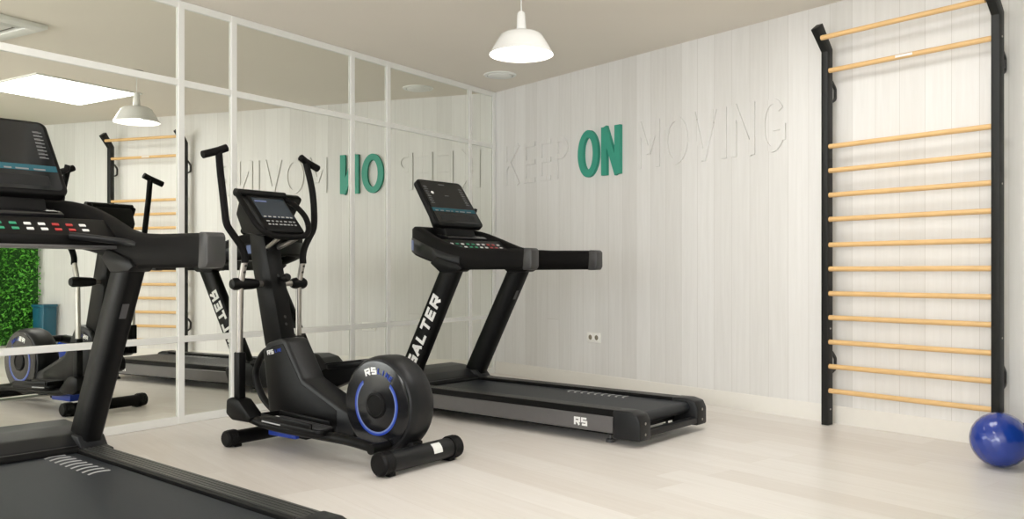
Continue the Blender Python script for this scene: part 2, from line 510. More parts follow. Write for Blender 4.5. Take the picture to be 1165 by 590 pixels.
def glyph(ch, t0, t1, z0, z1, w, d, mat, label, group):
    bm = bmesh.new()
    W, Hh = t1 - t0, z1 - z0; h = w / 2
    def S(ax, az, bx_, bz, ww=w): stroke(bm, (ax, az), (bx_, bz), ww, d)
    def arc(cx, cz, rx, rz, a0, a1, n=28):
        pts_o, pts_i = [], []
        for i in range(n + 1):
            a = a0 + (a1 - a0) * i / n
            pts_o.append((cx + rx * math.cos(a), cz + rz * math.sin(a)))
            pts_i.append((cx + (rx - w) * math.cos(a), cz + (rz - w) * math.sin(a)))
        for i in range(n):
            prism(bm, [pts_o[i], pts_o[i + 1], pts_i[i + 1], pts_i[i]], -d, -0.0005, 'y')
    if ch == 'K':
        S(h, 0, h, Hh); S(h, Hh * .42, W - h, Hh); S(W * .35, Hh * .55, W - h, 0)
    elif ch == 'E':
        S(h, 0, h, Hh)
        for z in (h, Hh / 2, Hh - h): S(0, z, W, z)
    elif ch == 'P':
        S(h, 0, h, Hh); arc(W * .45, Hh * .74, W * .55, Hh * .26, -PI / 2, PI / 2); S(0, Hh - h, W * .46, Hh - h); S(0, Hh * .48 + h, W * .46, Hh * .48 + h)
    elif ch == 'O':
        arc(W / 2, Hh / 2, W / 2, Hh / 2, 0, 2 * PI, 56)
    elif ch == 'N':
        S(h, 0, h, Hh); S(W - h, 0, W - h, Hh); S(h, Hh, W - h, 0)
    elif ch == 'M':
        S(h, 0, h, Hh); S(W - h, 0, W - h, Hh); S(h, Hh, W / 2, Hh * .3); S(W - h, Hh, W / 2, Hh * .3)
    elif ch == 'V':
        S(h, Hh, W / 2, 0); S(W - h, Hh, W / 2, 0)
    elif ch == 'I':
        S(W / 2, 0, W / 2, Hh)
    elif ch == 'G':
        arc(W / 2, Hh / 2, W / 2, Hh / 2, math.radians(38), math.radians(330), 44)
        S(W * .52, Hh * .45, W, Hh * .45); S(W - h, Hh * .2, W - h, Hh * .47)
    bmesh.ops.translate(bm, verts=bm.verts, vec=(t0, 0, z0))
    o = finish(bm, 'wall_letter', mat, None, CO, RW)
    tag(o, label, 'letter', group)
GK, GO, GM = 'raised white letters of the word KEEP', 'green letters of the word ON', 'raised white letters of the word MOVING'
ZL0, ZL1 = 1.755, 2.115
for ch, a, b, lab in (('K', .15, .375, 'raised white letter K on the board wall, closest to the corner'),
                      ('E', .43, .59, 'first raised white letter E, right after the K'),
                      ('E', .645, .80, 'second raised white letter E, just before the P'),
                      ('P', .855, 1.02, 'raised white letter P just left of the green O')):
    glyph(ch, a, b, ZL0, ZL1, .040, .011, M_WALL, lab, GK)
glyph('O', 1.165, 1.405, 1.735, 2.125, .062, .03, M_GREEN, 'green raised letter O on the board wall', GO)
glyph('N', 1.440, 1.650, 1.735, 2.125, .060, .03, M_GREEN, 'green raised letter N on the board wall', GO)
for ch, a, b, lab in (('M', 1.815, 2.045, 'raised white letter M right after the green N'),
                      ('O', 2.085, 2.315, 'raised white letter O between the M and the V'),
                      ('V', 2.345, 2.575, 'raised white letter V on the board wall'),
                      ('I', 2.615, 2.665, 'raised white letter I, a single upright stroke'),
                      ('N', 2.705, 2.895, 'raised white letter N between the I and the G'),
                      ('G', 2.935, 3.135, 'raised white letter G at the end, nearest the wall bars')):
    glyph(ch, a, b, ZL0, ZL1, .040, .011, M_WALL, lab, GM)

# ------------------------------------------------------------------ double socket
t = empty('wall_socket', CO + DW * 1.335 + Vector((0, 0, 0.41)), RW)
tag(t, 'white double power socket low on the board wall', 'socket')
bm = bmesh.new(); box(bm, -0.077, 0.077, -0.012, 0.0, -0.041, 0.041, 0.004); finish(bm, 'plate', M_SOCK, t)
for s in (-1, 1):
    bm = bmesh.new()
    mt = basis((s * 0.036, -0.0125, 0.002), (1, 0, 0), (0, 0, 1), (0, -1, 0))
    ringarc(bm, 0, 0, 0.021, 0.025, 0, 2 * PI, -0.001, 0.003, 28, mt)
    o = finish(bm, 'outlet', M_SOCK, t)
    bm = bmesh.new(); lathe(bm, [(0.001, 0.0008), (0.021, 0.0008), (0.021, -0.001)], 24, mt); finish(bm, 'recess', M_HOLE, o)

# ------------------------------------------------------------------ wall bars
wb = empty('wall_bars', CO + DW * 3.987, RW)
tag(wb, 'tall dark steel wall bars with pale wooden rungs fixed to the board wall', 'wall bars')
XB = 0.496
Y0, Y1 = -0.132, -0.072       # front and back of the uprights
for s in (-1, 1):
    bm = bmesh.new()
    xc = s * XB
    prism(bm, [(Y0, 0.003), (Y1, 0.003), (Y1, 2.335), (Y1 - 0.115, 2.478), (Y0 - 0.118, 2.435), (Y0, 2.315)], xc - 0.022, xc + 0.022, 'x', 0.003)
    up = finish(bm, 'upright', M_BARBLK, wb)
    for zz in (2.40, 2.20, 1.42, 0.60, 0.10):
        yy = -0.190 if zz == 2.40 else -0.1
        bm = bmesh.new(); lathe(bm, [(0.001, 0.003), (0.005, 0.002), (0.006, 0)], 10, basis((xc + 0.022, yy, zz), (0, 1, 0), (0, 0, 1), (1, 0, 0)))
        finish(bm, 'bolt', M_STEEL, up)
    for zb in (2.07, 0.38):
        bm = bmesh.new()
        # D-shaped strap bracket from the back of the upright to the wall
        out = [(Y1 - .002, zb + .085), (Y1 + .03, zb + .075), (-0.012, zb + .045), (-0.0015, zb + .03), (-0.0015, zb - .03), (-0.012, zb - .045), (Y1 + .03, zb - .060), (Y1 - .002, zb - .065)]
        inn = [(Y1 - .002, zb + .068), (Y1 + .026, zb + .060), (-0.022, zb + .036), (-0.014, zb + .024), (-0.014, zb - .024), (-0.022, zb - .036), (Y1 + .026, zb - .046), (Y1 - .002, zb - .050)]
        for i in range(len(out) - 1):
            prism(bm, [out[i], out[i + 1], inn[i + 1], inn[i]], xc - 0.007, xc + 0.007, 'x')
        finish(bm, 'bracket', M_POST, wb)
RZ = [(2.385, -0.200), (2.198, -0.11)] + [(z, -0.11) for z in (1.728, 1.578, 1.427, 1.277, 1.119, 0.970, 0.818, 0.669, 0.518, 0.367, 0.216)]
for z, yy in RZ:
    bm = bmesh.new(); tube(bm, [(-XB + 0.021, yy, z), (XB - 0.021, yy, z)], 0.0155, 20)
    finish(bm, 'rung', M_WOOD, wb)
bm = bmesh.new(); box(bm, -0.05, 0.05, -0.128, -0.1255, 2.192, 2.206, 0.0008, 1)
finish(bm, 'sticker', M_WHITE, wb)['label'] = 'small white sticker on the second rung'

# ------------------------------------------------------------------ exercise balls
def ball(x, y, r, label):
    t = empty('exercise_ball', (x, y, 0)); tag(t, label, 'ball', 'small blue exercise balls by the wall bars')
    bm = bmesh.new()
    prof = []
    n = 48
    for i in range(n + 1):
        a = -PI / 2 + PI * i / n
        rr = r * math.cos(a); zz = r * math.sin(a)
        gro = 0.0012 if i % 4 == 0 and 8 < i < 40 else 0.0
        prof.append((max(rr - gro, 0 if i in (0, n) else 1e-5), zz))
    prof[0] = (0, -r); prof[-1] = (0, r)
    lathe(bm, prof, 64, Matrix.Translation((0, 0, r)) @ Matrix.Rotation(math.radians(62), 4, Vector((0.6, 0.8, 0))))
    finish(bm, 'ball_skin', M_BALL, t, angle=60)
    bm = bmesh.new()
    lathe(bm, [(0.001, r + 0.001), (0.008, r + 0.0008), (0.010, r - 0.002)], 16, Matrix.Translation((0, 0, r)) @ Matrix.Rotation(math.radians(62), 4, Vector((0.6, 0.8, 0))))
    finish(bm, 'plug', M_DGREY, t)
ball(2.380, 4.18, 0.133, 'small shiny blue exercise ball on the floor at the foot of the wall bars')
ball(2.652, 4.222, 0.131, 'second blue exercise ball, only its edge showing at the right side')

# ------------------------------------------------------------------ treadmill
def treadmill(loc, yaw, mark_y, labels, W=0.75):
    t = empty('treadmill', (loc[0], loc[1], 0), yaw)
    tag(t, labels, 'treadmill', 'black treadmills')
    hw = W / 2
    # side rails
    for s in (-1, 1):
        bm = bmesh.new()
        a, b = sorted((s * hw, s * (hw - 0.105)))
        prism(bm, [(a, 0.055), (b, 0.055), (b, 0.182), (b - .006, 0.190), (a + .006, 0.190), (a, 0.182)], 0.06, 1.78, 'y')
        sr = finish(bm, 'side_rail', M_BLACK, t)
        bm = bmesh.new()
        c = s * (hw - 0.0525)
        for k in (-2, -1, 0, 1, 2):
            box(bm, c + k * .018 - .006, c + k * .018 + .006, 0.12, 1.70, 0.189, 0.1925, .0012, 1)
        finish(bm, 'grip_ridges', M_RIDGE, sr)
        bm = bmesh.new()
        x0, x1 = sorted((s * (hw - .004), s * (hw + .006)))
        prism(bm, [(x0, .060), (x1, .066), (x1, .150), (x0, .158)] if s > 0 else [(x1, .060), (x0, .066), (x0, .150), (x1, .158)], 0.14, 1.72, 'y')
        pl = finish(bm, 'side_panel', M_SILVER, t)
        pl['label'] = 'dark silver strip along the side of the deck'
        tm = block_text('RS', .046, .042, .0115, .0012)
        ex = Vector((0, -s * -1.0 * -1.0, 0))
        ex = Vector((0, s, 0)); ez = Vector((s, 0, 0))
        tm.transform(basis((s * (hw + .0065), 0.355, 0.108), ex, (0, 0, 1), ez))
        finish(tm, 'lettering', M_WHITE, pl)
        # end cap
        bm = bmesh.new()
        a, b = sorted((s * (hw + .008), s * (hw - .110)))
        prism(bm, [(-.035, .038), (.14, .034), (.14, .193), (.04, .195), (-.015, .180), (-.035, .140)], a, b, 'x', 0.012, seg=3)
        ec = finish(bm, 'end_cap', M_DGREY, t, angle=50)
        bm = bmesh.new()
        for zz in (.07, .13):
            lathe(bm, [(0.001, 0.002), (0.006, 0.002), (0.008, 0)], 12, basis((s * (hw - .05), -.0355, zz), (1, 0, 0), (0, 0, 1), (0, -1, 0)))
            finish(bm, 'screw', M_STEEL, ec)
            bm = bmesh.new()
        lathe(bm, [(0.001, 0.0), (0.024, 0.0), (0.024, 0.016), (0.008, 0.022), (0.008, 0.05), (0.001, 0.05)], 20, Matrix.Translation((s * (hw - .06), .20, .001)))
        finish(bm, 'foot', M_GREY, t)
        bm = bmesh.new()
        lathe(bm, [(0.001, 0.0), (0.030, 0.0), (0.030, 0.03), (0.010, 0.035), (0.010, 0.06), (0.001, 0.06)], 20, Matrix.Translation((s * (hw - .06), 1.9, .001)))
        finish(bm, 'foot', M_GREY, t)
    # rear crossbar and roller
    bm = bmesh.new(); box(bm, -hw + .09, hw - .09, -.03, .02, .050, .085, .006)
    finish(bm, 'rear_crossbar', M_DGREY, t)
    bm = bmesh.new(); box(bm, -hw + .1, hw - .1, .12, 1.75, .060, .130)
    finish(bm, 'deck_frame', M_BLACK, t)
    # belt
    bm = bmesh.new()
    bx0 = hw - .112
    prof = [(1.85, .172), (.05, .172)]
    for i in range(1, 12):
        a = PI / 2 + PI * i / 12
        prof.append((.05 + .033 * math.cos(a) * 1.0, .139 + .033 * math.sin(a)))
    prof += [(.05, .106), (1.85, .106)]
    prism(bm, prof, -bx0, bx0, 'x')
    belt = finish(bm, 'running_belt', M_BELT, t)
    for k in range(9):
        bm = bmesh.new()
        y = mark_y + k * .0525
        x = .205
        for j in range(6):
            q0, q1 = j / 6, (j + 1) / 6
            def pt(q, o): return (x - .045 + .09 * q, y + .016 * math.sin(q * PI) + o + .020 * q)
            o_ = .015
            prism(bm, [pt(q0, 0), pt(q1, 0), pt(q1, o_), pt(q0, o_)], .1715, .1732, 'z')
        finish(bm, 'belt_mark', M_LGREY, belt)['label'] = 'light grey curved dash on the belt'
    # motor hood
    bm = bmesh.new()
    prof = [(1.74, .165), (1.76, .200), (1.84, .238), (1.94, .262), (2.08, .268), (2.18, .245), (2.24, .19), (2.25, .10), (2.23, .05), (1.80, .05)]
    prism(bm, prof, -hw + .012, hw - .012, 'x', .012, seg=3)
    hood = finish(bm, 'motor_hood', M_DGREY, t, angle=50)
    bm = bmesh.new(); tube(bm, [(-hw + .10, 1.745, .178), (hw - .10, 1.745, .178)], .022, 14)
    finish(bm, 'hood_lip', M_BLACK, hood)
    # uprights
    def post(s):
        bm = bmesh.new()
        xo, xi = s * (hw + .005), s * (hw - .075)
        sec = []
        for (y0, y1, z) in ((1.755, 1.93, .10), (1.735, 1.905, .22), (1.33, 1.49, .955), (1.315, 1.475, .985)):
            sec.append((y0, y1, z))
        rings = []
        for y0, y1, z in sec:
            b = .012
            ring = []
            for (x, y) in ((xo, y0 + b), (xo, y1 - b), (xo - s * b, y1), (xi + s * b, y1), (xi, y1 - b), (xi, y0 + b), (xi + s * b, y0), (xo - s * b, y0)):
                ring.append(bm.verts.new((x, y, z)))
            rings.append(ring)
        fs = []
        for r0, r1 in zip(rings, rings[1:]):
            for k in range(8): fs.append(bm.faces.new((r0[k], r0[(k + 1) % 8], r1[(k + 1) % 8], r1[k])))
        fs.append(bm.faces.new(rings[0])); fs.append(bm.faces.new(rings[-1]))
        bmesh.ops.recalc_face_normals(bm, faces=fs)
        p = finish(bm, 'upright', M_BLACK, t, angle=60)
        # lettering up the outer face
        d = Vector((0, 1.33 - 1.735, .955 - .22)).normalized()   # direction up the post
        tm = block_text('SALTER', .084, .078, .0205, .0014)
        ex = d; ez = Vector((s, 0, 0)); ey = ez.cross(ex).normalized()
        if s < 0: pass
        o = Vector((s * (hw + .0058), 1.625, .56)) 
        tm.transform(basis(o, ex, ey, ez))
        finish(tm, 'lettering', M_WHITE, p)
        # foot plate
        bm = bmesh.new()
        a, b = sorted((s * (hw + .022), s * (hw - .095)))
        prism(bm, [(1.66, .188), (1.72, .192), (1.76, .235), (1.94, .235), (1.99, .19), (1.99, .06), (1.70, .06), (1.66, .15)], a, b, 'x', .008)
        finish(bm, 'boot', M_DGREY, p)
        if s > 0:
            bm = bmesh.new()
            o = Vector((hw - .045, 1.4255, .79)); n = Vector((0, -d.z, d.y)).normalized()
            bmesh.ops.create_cube(bm, size=1)
            bm.transform(basis(o + n * .004, Vector((.028, 0, 0)), d * .07, n * .002))
            finish(bm, 'sticker', M_GREY, p)
        return p
    post(-1); post(1)
    # handrail ring: swept band, U-shaped in plan, joined by a rounded nose
    path = []
    xr = hw - .035
    for y in (.735, .80, .9, 1.0, 1.1, 1.2, 1.3, 1.4, 1.5): path.append((xr, y))
    for i in range(1, 24):
        a = PI * i / 24
        path.append((xr * math.cos(a), 1.5 + .46 * math.sin(a)))
    for y in (1.5, 1.4, 1.3, 1.2, 1.1, 1.0, .9, .80, .735): path.append((-xr, y))
    def interp(tab, y):
        if y <= tab[0][0]: return tab[0][1]
        for (a, va), (b, vb) in zip(tab, tab[1:]):
            if y <= b: return va + (vb - va) * (y - a) / (b - a)
        return tab[-1][1]
    TOP = [(.735, 1.092), (1.1, 1.098), (1.3, 1.108), (1.42, 1.132), (1.55, 1.18), (1.7, 1.238), (1.8, 1.262), (2.0, 1.275)]
    BOT = [(.735, .968), (1.3, .965), (1.45, .985), (1.65, 1.035), (1.8, 1.065), (2.0, 1.085)]
    bm = bmesh.new()
    rings = []
    n = len(path)
    for i, (x, y) in enumerate(path):
        p0, p1 = path[max(i - 1, 0)], path[min(i + 1, n - 1)]
        tx, ty = p1[0] - p0[0], p1[1] - p0[1]
        l = math.hypot(tx, ty); nx, ny = -ty / l, tx / l      # inward is left of travel
        zt, zb = interp(TOP, y), interp(BOT, y)
        ho, hi = .036, .036
        b = .018
        ring = []
        for (o, z) in ((-ho, zb + b), (-ho, zt - b), (-ho + b, zt), (hi - b, zt), (hi, zt - b), (hi, zb + b), (hi - b, zb), (-ho + b, zb)):
            ring.append(bm.verts.new((x + nx * o, y + ny * o, z)))
        rings.append(ring)
    fs = []
    for r0, r1 in zip(rings, rings[1:]):
        for k in range(8): fs.append(bm.faces.new((r0[k], r0[(k + 1) % 8], r1[(k + 1) % 8], r1[k])))
    fs.append(bm.faces.new(rings[0])); fs.append(bm.faces.new(rings[-1]))
    bmesh.ops.recalc_face_normals(bm, faces=fs)
    hr = finish(bm, 'handrail', M_FOAM, t, angle=60)
    def skirt(i0, i1, za, zb_, name, mat, off):
        bm = bmesh.new(); rings = []
        for i in range(i0, i1):
            x, y = path[i]; p0, p1 = path[max(i - 1, 0)], path[min(i + 1, n - 1)]
            tx, ty = p1[0] - p0[0], p1[1] - p0[1]; l = math.hypot(tx, ty); nx, ny = -ty / l, tx / l
            zt, zb2 = interp(TOP, y), interp(BOT, y)
            lo_, hi_ = zb2 + (zt - zb2) * za, zb2 + (zt - zb2) * zb_
            rings.append([bm.verts.new((x + nx * o, y + ny * o, z)) for o, z in ((-.030, lo_), (-.036 - off, lo_ + .006), (-.036 - off, hi_ - .006), (-.030, hi_))])
        fs = []
        for r0, r1 in zip(rings, rings[1:]):
            for k in range(4): fs.append(bm.faces.new((r0[k], r0[(k + 1) % 4], r1[(k + 1) % 4], r1[k])))
        fs.append(bm.faces.new(rings[0])); fs.append(bm.faces.new(rings[-1]))
        bmesh.ops.recalc_face_normals(bm, faces=fs)
        return finish(bm, name, mat, hr, angle=60)
    skirt(6, n - 6, .08, .62, 'skirt', M_DGREY, .004)['label'] = 'dark grey lower skirt around the nose'
    skirt(25, 28, .15, .55, 'emblem', M_BLUEL, .0065)['label'] = 'blue emblem on the nose'
    for s in (-1, 1):
        bm = bmesh.new()
        a, b = sorted((s * (xr - .037), s * (xr + .037)))
        prism(bm, [(.715, .985), (.728, .966), (.785, .963), (.775, 1.096), (.728, 1.094), (.715, 1.08)], a, b, 'x', .006)
        finish(bm, 'rail_end', M_RAILEND, hr)['label'] = 'grey rail end cap'
        # joint between post and rail
        bm = bmesh.new()
        a, b = sorted((s * (hw + .012), s * (hw - .082)))
        prism(bm, [(1.27, .972), (1.31, .952), (1.47, .948), (1.56, 1.01), (1.50, 1.05), (1.3, 1.0)], a, b, 'x', .006)
        finish(bm, 'rail_joint', M_BLACK, hr)
    # tray between the rails
    bm = bmesh.new()
    pts = [(xr - .02, 1.50)]
    for i in range(1, 16):
        a = PI * i / 16
        pts.append(((xr - .03) * math.cos(a), 1.5 + .43 * math.sin(a)))
    pts.append((-xr + .02, 1.50)); 
    vs = prism(bm, pts, 1.065, 1.10, 'z')
    for v in vs: v.co.z += (v.co.y - 1.5) * .16
    tray = finish(bm, 'console_tray', M_DGREY, t)
    for s in (-1, 1):
        bm = bmesh.new()
        ringarc(bm, s * .20, 1.68, .045, .062, 0, 2 * PI, 1.115, 1.165, 28)
        finish(bm, 'cup_holder', M_BLACK, tray)
    # front control bar with the quick keys and heart grips
    bm = bmesh.new()
    prism(bm, [(1.435, 1.072), (1.44, 1.055), (1.60, 1.055), (1.60, 1.165), (1.555, 1.17), (1.44, 1.095)], -xr + .03, xr - .03, 'x', .006)
    bar = finish(bm, 'control_bar', M_BLACK, t)
    bm = bmesh.new(); prism(bm, [(1.430, 1.045), (1.60, 1.045), (1.60, 1.058), (1.430, 1.058)], -xr + .035, xr - .035, 'x', .003)
    finish(bm, 'trim_strip', M_SILVER, bar)
    sl = Vector((0, .115, .075)).normalized(); nn = Vector((0, -sl.z, sl.y))
    k = 0
    for row in range(2):
        for j in range(10):
            x = -.235 + j * .052
            m = (M_WHITE, M_BTNG, M_WHITE, M_BTNG, M_BTNG, M_WHITE, M_WHITE, M_BTNR, M_BTNR, M_WHITE)[j]
            o = Vector((x, 1.475 + row * .032, 1.118 + row * .021)) 
            bm = bmesh.new(); bmesh.ops.create_cube(bm, size=1)
            bm.transform(basis(o + nn * .0005, Vector((.024, 0, 0)), sl * .014, nn * .006))
            finish(bm, 'button', m, bar)
    for s in (-1, 1):
        bm = bmesh.new(); tube(bm, [(s * .15, 1.43, 1.095), (s * (xr - .06), 1.36, 1.075), (s * (xr - .02), 1.27, 1.06)], .02, 12, smooth=5, flat=.7)
        finish(bm, 'sensor_grip', M_DGREY, bar)
    # console neck
    bm = bmesh.new()
    prism(bm, [(1.60, 1.10), (1.70, 1.12), (1.80, 1.30), (1.87, 1.46), (1.80, 1.46), (1.68, 1.30)], -.15, .15, 'x', .01)
    finish(bm, 'console_neck', M_BLACK, t)
    bm = bmesh.new()
    prism(bm, [(1.58, 1.16), (1.70, 1.18), (1.70, 1.215), (1.60, 1.20), (1.565, 1.185)], -.19, .19, 'x', .008)
    finish(bm, 'book_rest', M_GLOSS, t)
    # console display, leaning forward
    y0, z0, y1, z1 = 1.635, 1.270, 1.865, 1.600
    d = Vector((0, y1 - y0, z1 - z0)); Ls = d.length; d.normalize()
    n = Vector((0, -d.z, d.y))
    mt = basis(Vector((0, y0, z0)), Vector((1, 0, 0)), d, n)
    def rr(wb_, wt, l0, l1, r):
        pts = []
        cs = [(-wb_ + r, l0 + r, PI, 1.5 * PI), (wb_ - r, l0 + r, 1.5 * PI, 2 * PI), (wt - r, l1 - r, 0, .5 * PI), (-wt + r, l1 - r, .5 * PI, PI)]
        for cx, cy, a0, a1 in cs:
            for i in range(7):
                a = a0 + (a1 - a0) * i / 6
                pts.append((cx + r * math.cos(a), cy + r * math.sin(a)))
        return pts
    bm = bmesh.new(); prism(bm, rr(.235, .225, 0, Ls, .035), -.045, .0, 'z', .008, mtx=mt)
    con = finish(bm, 'console', M_BLACK, t, angle=50)
    bm = bmesh.new(); prism(bm, rr(.215, .207, .02, Ls - .018, .022), .0, .0025, 'z', mtx=mt)
    scr = finish(bm, 'screen', M_SCREEN, con)
    bm = bmesh.new()
    box(bm, -.212, .212, .118, .150, .0025, .0035, mtx=mt)
    finish(bm, 'status_band', M_TEAL, scr)
    bm = bmesh.new()
    for s in (-1, 1):
        for j in range(8):
            y = .19 + j * .020
            box(bm, s * .175 - .018, s * .175 + .018, y, y + .004, .0025, .0035, mtx=mt)
            box(bm, s * .175 - .018, s * .175 + .006, y + .007, y + .009, .0025, .0035, mtx=mt)
    random.seed(3)
    x = -.19
    while x < .18:
        w_ = random.uniform(.02, .05); box(bm, x, x + w_, .122, .129, .0035, .0042, mtx=mt); x += w_ + random.uniform(.01, .03)
    box(bm, -.03, .03, Ls - .042, Ls - .036, .0025, .0035, mtx=mt)
    box(bm, -.02, .02, .262, .265, .0025, .0035, mtx=mt)
    finish(bm, 'icons', M_ICON, scr)
    bm = bmesh.new(); lathe(bm, [(0.001, .004), (.012, .004), (.013, .002)], 20, mt @ Matrix.Translation((-.13, .285, 0)))
    finish(bm, 'dial_mark', M_WHITE, scr)
    bm = bmesh.new()
    box(bm, -.17, .17, .040, .095, .0015, .0035, .001, 1, mtx=mt)
    finish(bm, 'lower_plate', M_DGREY, scr)
    # small phone hook at the side of the console
    bm = bmesh.new()
    tube(bm, [mt @ Vector((.215, .15, -.03)), mt @ Vector((.265, .165, -.035)), mt @ Vector((.275, .185, -.02))], .012, 10, smooth=4)
    finish(bm, 'hook', M_BLACK, con)
    return t

treadmill((0.905, 4.907), math.radians(50.0), 0.41, 'black treadmill in the far corner of the room, behind the elliptical trainer')
treadmill((-0.768, 2.329), math.radians(49.0), 1.27, 'large black treadmill in the left foreground, cut off by the picture edge', 0.82)

# ------------------------------------------------------------------ elliptical trainer
def elliptical(loc, yaw):
    t = empty('elliptical_trainer', (loc[0], loc[1], 0), yaw)
    tag(t, 'black elliptical cross trainer with a round flywheel cover and two upright arms', 'elliptical trainer')
    def st(name, y, half, r, z, ribs, xo=0.0):
        bm = bmesh.new(); tube(bm, [(-half + .02 + xo, y, z), (half - .02 + xo, y, z)], r, 24)
        o = finish(bm, name, M_BLACK if ribs < 2 else M_DGREY, t)
        for s in (-1, 1):
            bm = bmesh.new()
            mt = basis((s * (half - .05) + xo, y, z), (0, 1, 0), (0, 0, 1), (s, 0, 0))
            lathe(bm, [(r, 0), (r + .006, 0), (r + .007, .03), (r + .006, .060), (r - .004, .068), (.001, .068)], 28, mt)
            for k in range(5):
                lathe(bm, [(r + .006, .008 + k * .009), (r + .0085, .010 + k * .009), (r + .006, .012 + k * .009)], 28, mt)
            bx_ = box(bm, s * (half - .05) - .02 + xo, s * (half - .05) + .02 + xo, y - .03, y + .03, 0.001, .02, .003)
            finish(bm, 'end_cap', M_BLACK, o)
        return o
    rs = st('rear_stabilizer', 0.0, .26, .050, .063, 2, -.015)
    bm = bmesh.new()
    pts = []
    for i in range(6):
        a = math.radians(118 + i * 12)
        pts.append((.0 + .0525 * math.cos(a), .063 + .0525 * math.sin(a)))
    q = pts + [(p[0] * .93, .063 + (p[1] - .063) * .93) for p in pts[::-1]]
    prism(bm, q, .04, .10, 'x'); finish(bm, 'sticker', M_WHITE, rs)['label'] = 'small white sticker on the rear bar'
    st('front_stabilizer', 1.16, .285, .038, .048, 1)
    # base frame
    bm = bmesh.new(); box(bm, -.035, .035, .02, 1.16, .060, .125, .008)
    box(bm, -.13, .13, .70, .76, .070, .110, .006)
    fr = finish(bm, 'base_frame', M_BLACK, t)
    bm = bmesh.new(); box(bm, -.15, -.05, .76, .99, .068, .112, .006)
    finish(bm, 'accent_plate', M_BLUE, fr)['label'] = 'blue plate under the pedal'
    # mast shroud
    bm = bmesh.new()
    prism(bm, [(1.135, .505), (1.10, .555), (.965, .590), (.925, .575), (.79, .375), (.50, .255), (.40, .22), (.40, .115), (1.07, .115)], -.078, .078, 'x', .014, seg=3)
    sh = finish(bm, 'mast_shroud', M_DGREY, t, angle=45)
    bm = bmesh.new()
    prism(bm, [(1.118, .500), (1.04, .545), (.955, .560), (.80, .350), (.52, .235), (.52, .15), (1.05, .15)], -.0805, -.070, 'x', .003)
    finish(bm, 'side_cover', M_BLACK, sh)
    tm = block_text('RS', .026, .026, .0065, .0012); tm.transform(basis((-.0812, 1.060, .507), (0, -.97, .2), (0, .2, .97), (-1, 0, 0)))
    finish(tm, 'lettering', M_WHITE, sh)
    tm = block_text('LINE', .018, .012, .003, .0012); tm.transform(basis((-.0812, .992, .521), (0, -.97, .2), (0, .2, .97), (-1, 0, 0)))
    finish(tm, 'small_lettering', M_BLUE, sh)
    bm = bmesh.new()
    tube(bm, [(1.09, 0, 0)] if False else [(0, 1.10, .53), (0, 1.22, .49), (0, 1.29, .40), (0, 1.29, .32), (0, 1.22, .22), (0, 1.08, .14)], .02, 12, smooth=6)
    finish(bm, 'front_bow', M_BLACK, t)['label'] = 'curved black guard in front of the mast'
    # mast
    bm = bmesh.new()
    prism(bm, [(.995, .55), (1.15, .53), (1.275, 1.02), (1.30, 1.20), (1.17, 1.20), (1.118, 1.0)], -.05, .05, 'x', .008)
    ms = finish(bm, 'mast', M_BLACK, t)
    for zz, yy in ((.66, 1.026), (.70, 1.037), (.93, 1.098)):
        bm = bmesh.new()
        lathe(bm, [(0.001, .004), (.007, .004), (.009, 0)], 12, basis((.0, yy, zz), (1, 0, 0), (0, .26, .966), (0, -.966, .26)))
        finish(bm, 'bolt', M_POST, ms)
    # knob on the mast
    bm = bmesh.new(); lathe(bm, [(0.001, .055), (.018, .055), (.024, .045), (.024, .02), (.012, .015), (.012, 0)], 20, basis((.02, 1.085, .91), (1, 0, 0), (0, .26, .966), (0, -.966, .26)))
    finish(bm, 'adjusting_knob', M_BLACK, ms)
    # flywheel cover
    mf = basis((0, .22, .292), (0, -1, 0), (0, 0, 1), (-1, 0, 0))    # local z points out of the left face
    R0 = .243
    bm = bmesh.new()
    lathe(bm, [(.001, -.085), (.208, -.085), (.230, -.078), (R0 - .002, -.055), (R0, -.02), (R0, .035), (R0 - .004, .060), (.230, .078), (.223, .082), (.001, .082)], 72, mf)
    fw = finish(bm, 'flywheel_cover', M_DGREY, t, angle=30)
    bm = bmesh.new(); lathe(bm, [(.220, .080), (.218, .088), (.208, .090), (.001, .090)], 72, mf)
    dc = finish(bm, 'side_disc', M_GLOSS, fw)
    bm = bmesh.new(); ringarc(bm, 0, 0, .139, .149, math.radians(-231), math.radians(48), .0895, .0915, 60, mf); finish(bm, 'blue_ring', M_BLUE, dc)
    bm = bmesh.new(); ringarc(bm, 0, 0, .131, .1385, math.radians(-229), math.radians(46), .0895, .0915, 60, mf); finish(bm, 'pale_ring', M_BLUEL, dc)
    bm = bmesh.new(); lathe(bm, [(.066, .089), (.064, .098), (.055, .101), (.05, .096), (.001, .096)], 40, mf)
    finish(bm, 'hub_cap', M_BLACK, dc)
    for s_, size, ang0, step, mat, nm in (('RS', .058, 110, 15, M_WHITE, 'lettering'), ('LINE', .040, 82, 9.5, M_BLUE, 'small_lettering')):
        bmx = bmesh.new()
        for i, ch in enumerate(s_):
            a = math.radians(ang0 - i * step)
            tm = block_text(ch, *((.036, .038, .0095) if s_ == 'RS' else (.026, .020, .0045)), .0012)
            r_ = .170
            tm.transform(mf @ Matrix.Translation((r_ * math.cos(a), r_ * math.sin(a), .0915)) @ Matrix.Rotation(a - PI / 2, 4, 'Z'))
            me = bpy.data.meshes.new('tmp'); tm.to_mesh(me); tm.free(); bmx.from_mesh(me); bpy.data.meshes.remove(me)
        finish(bmx, nm, mat, dc)
    # right face disc (seen in the mirror): silver crank disc
    mr = basis((0, .22, .292), (0, 1, 0), (0, 0, 1), (1, 0, 0))
    bm = bmesh.new(); lathe(bm, [(.205, .084), (.203, .092), (.19, .094), (.001, .094)], 72, mr)
    dc2 = finish(bm, 'side_disc', M_GREY, fw)
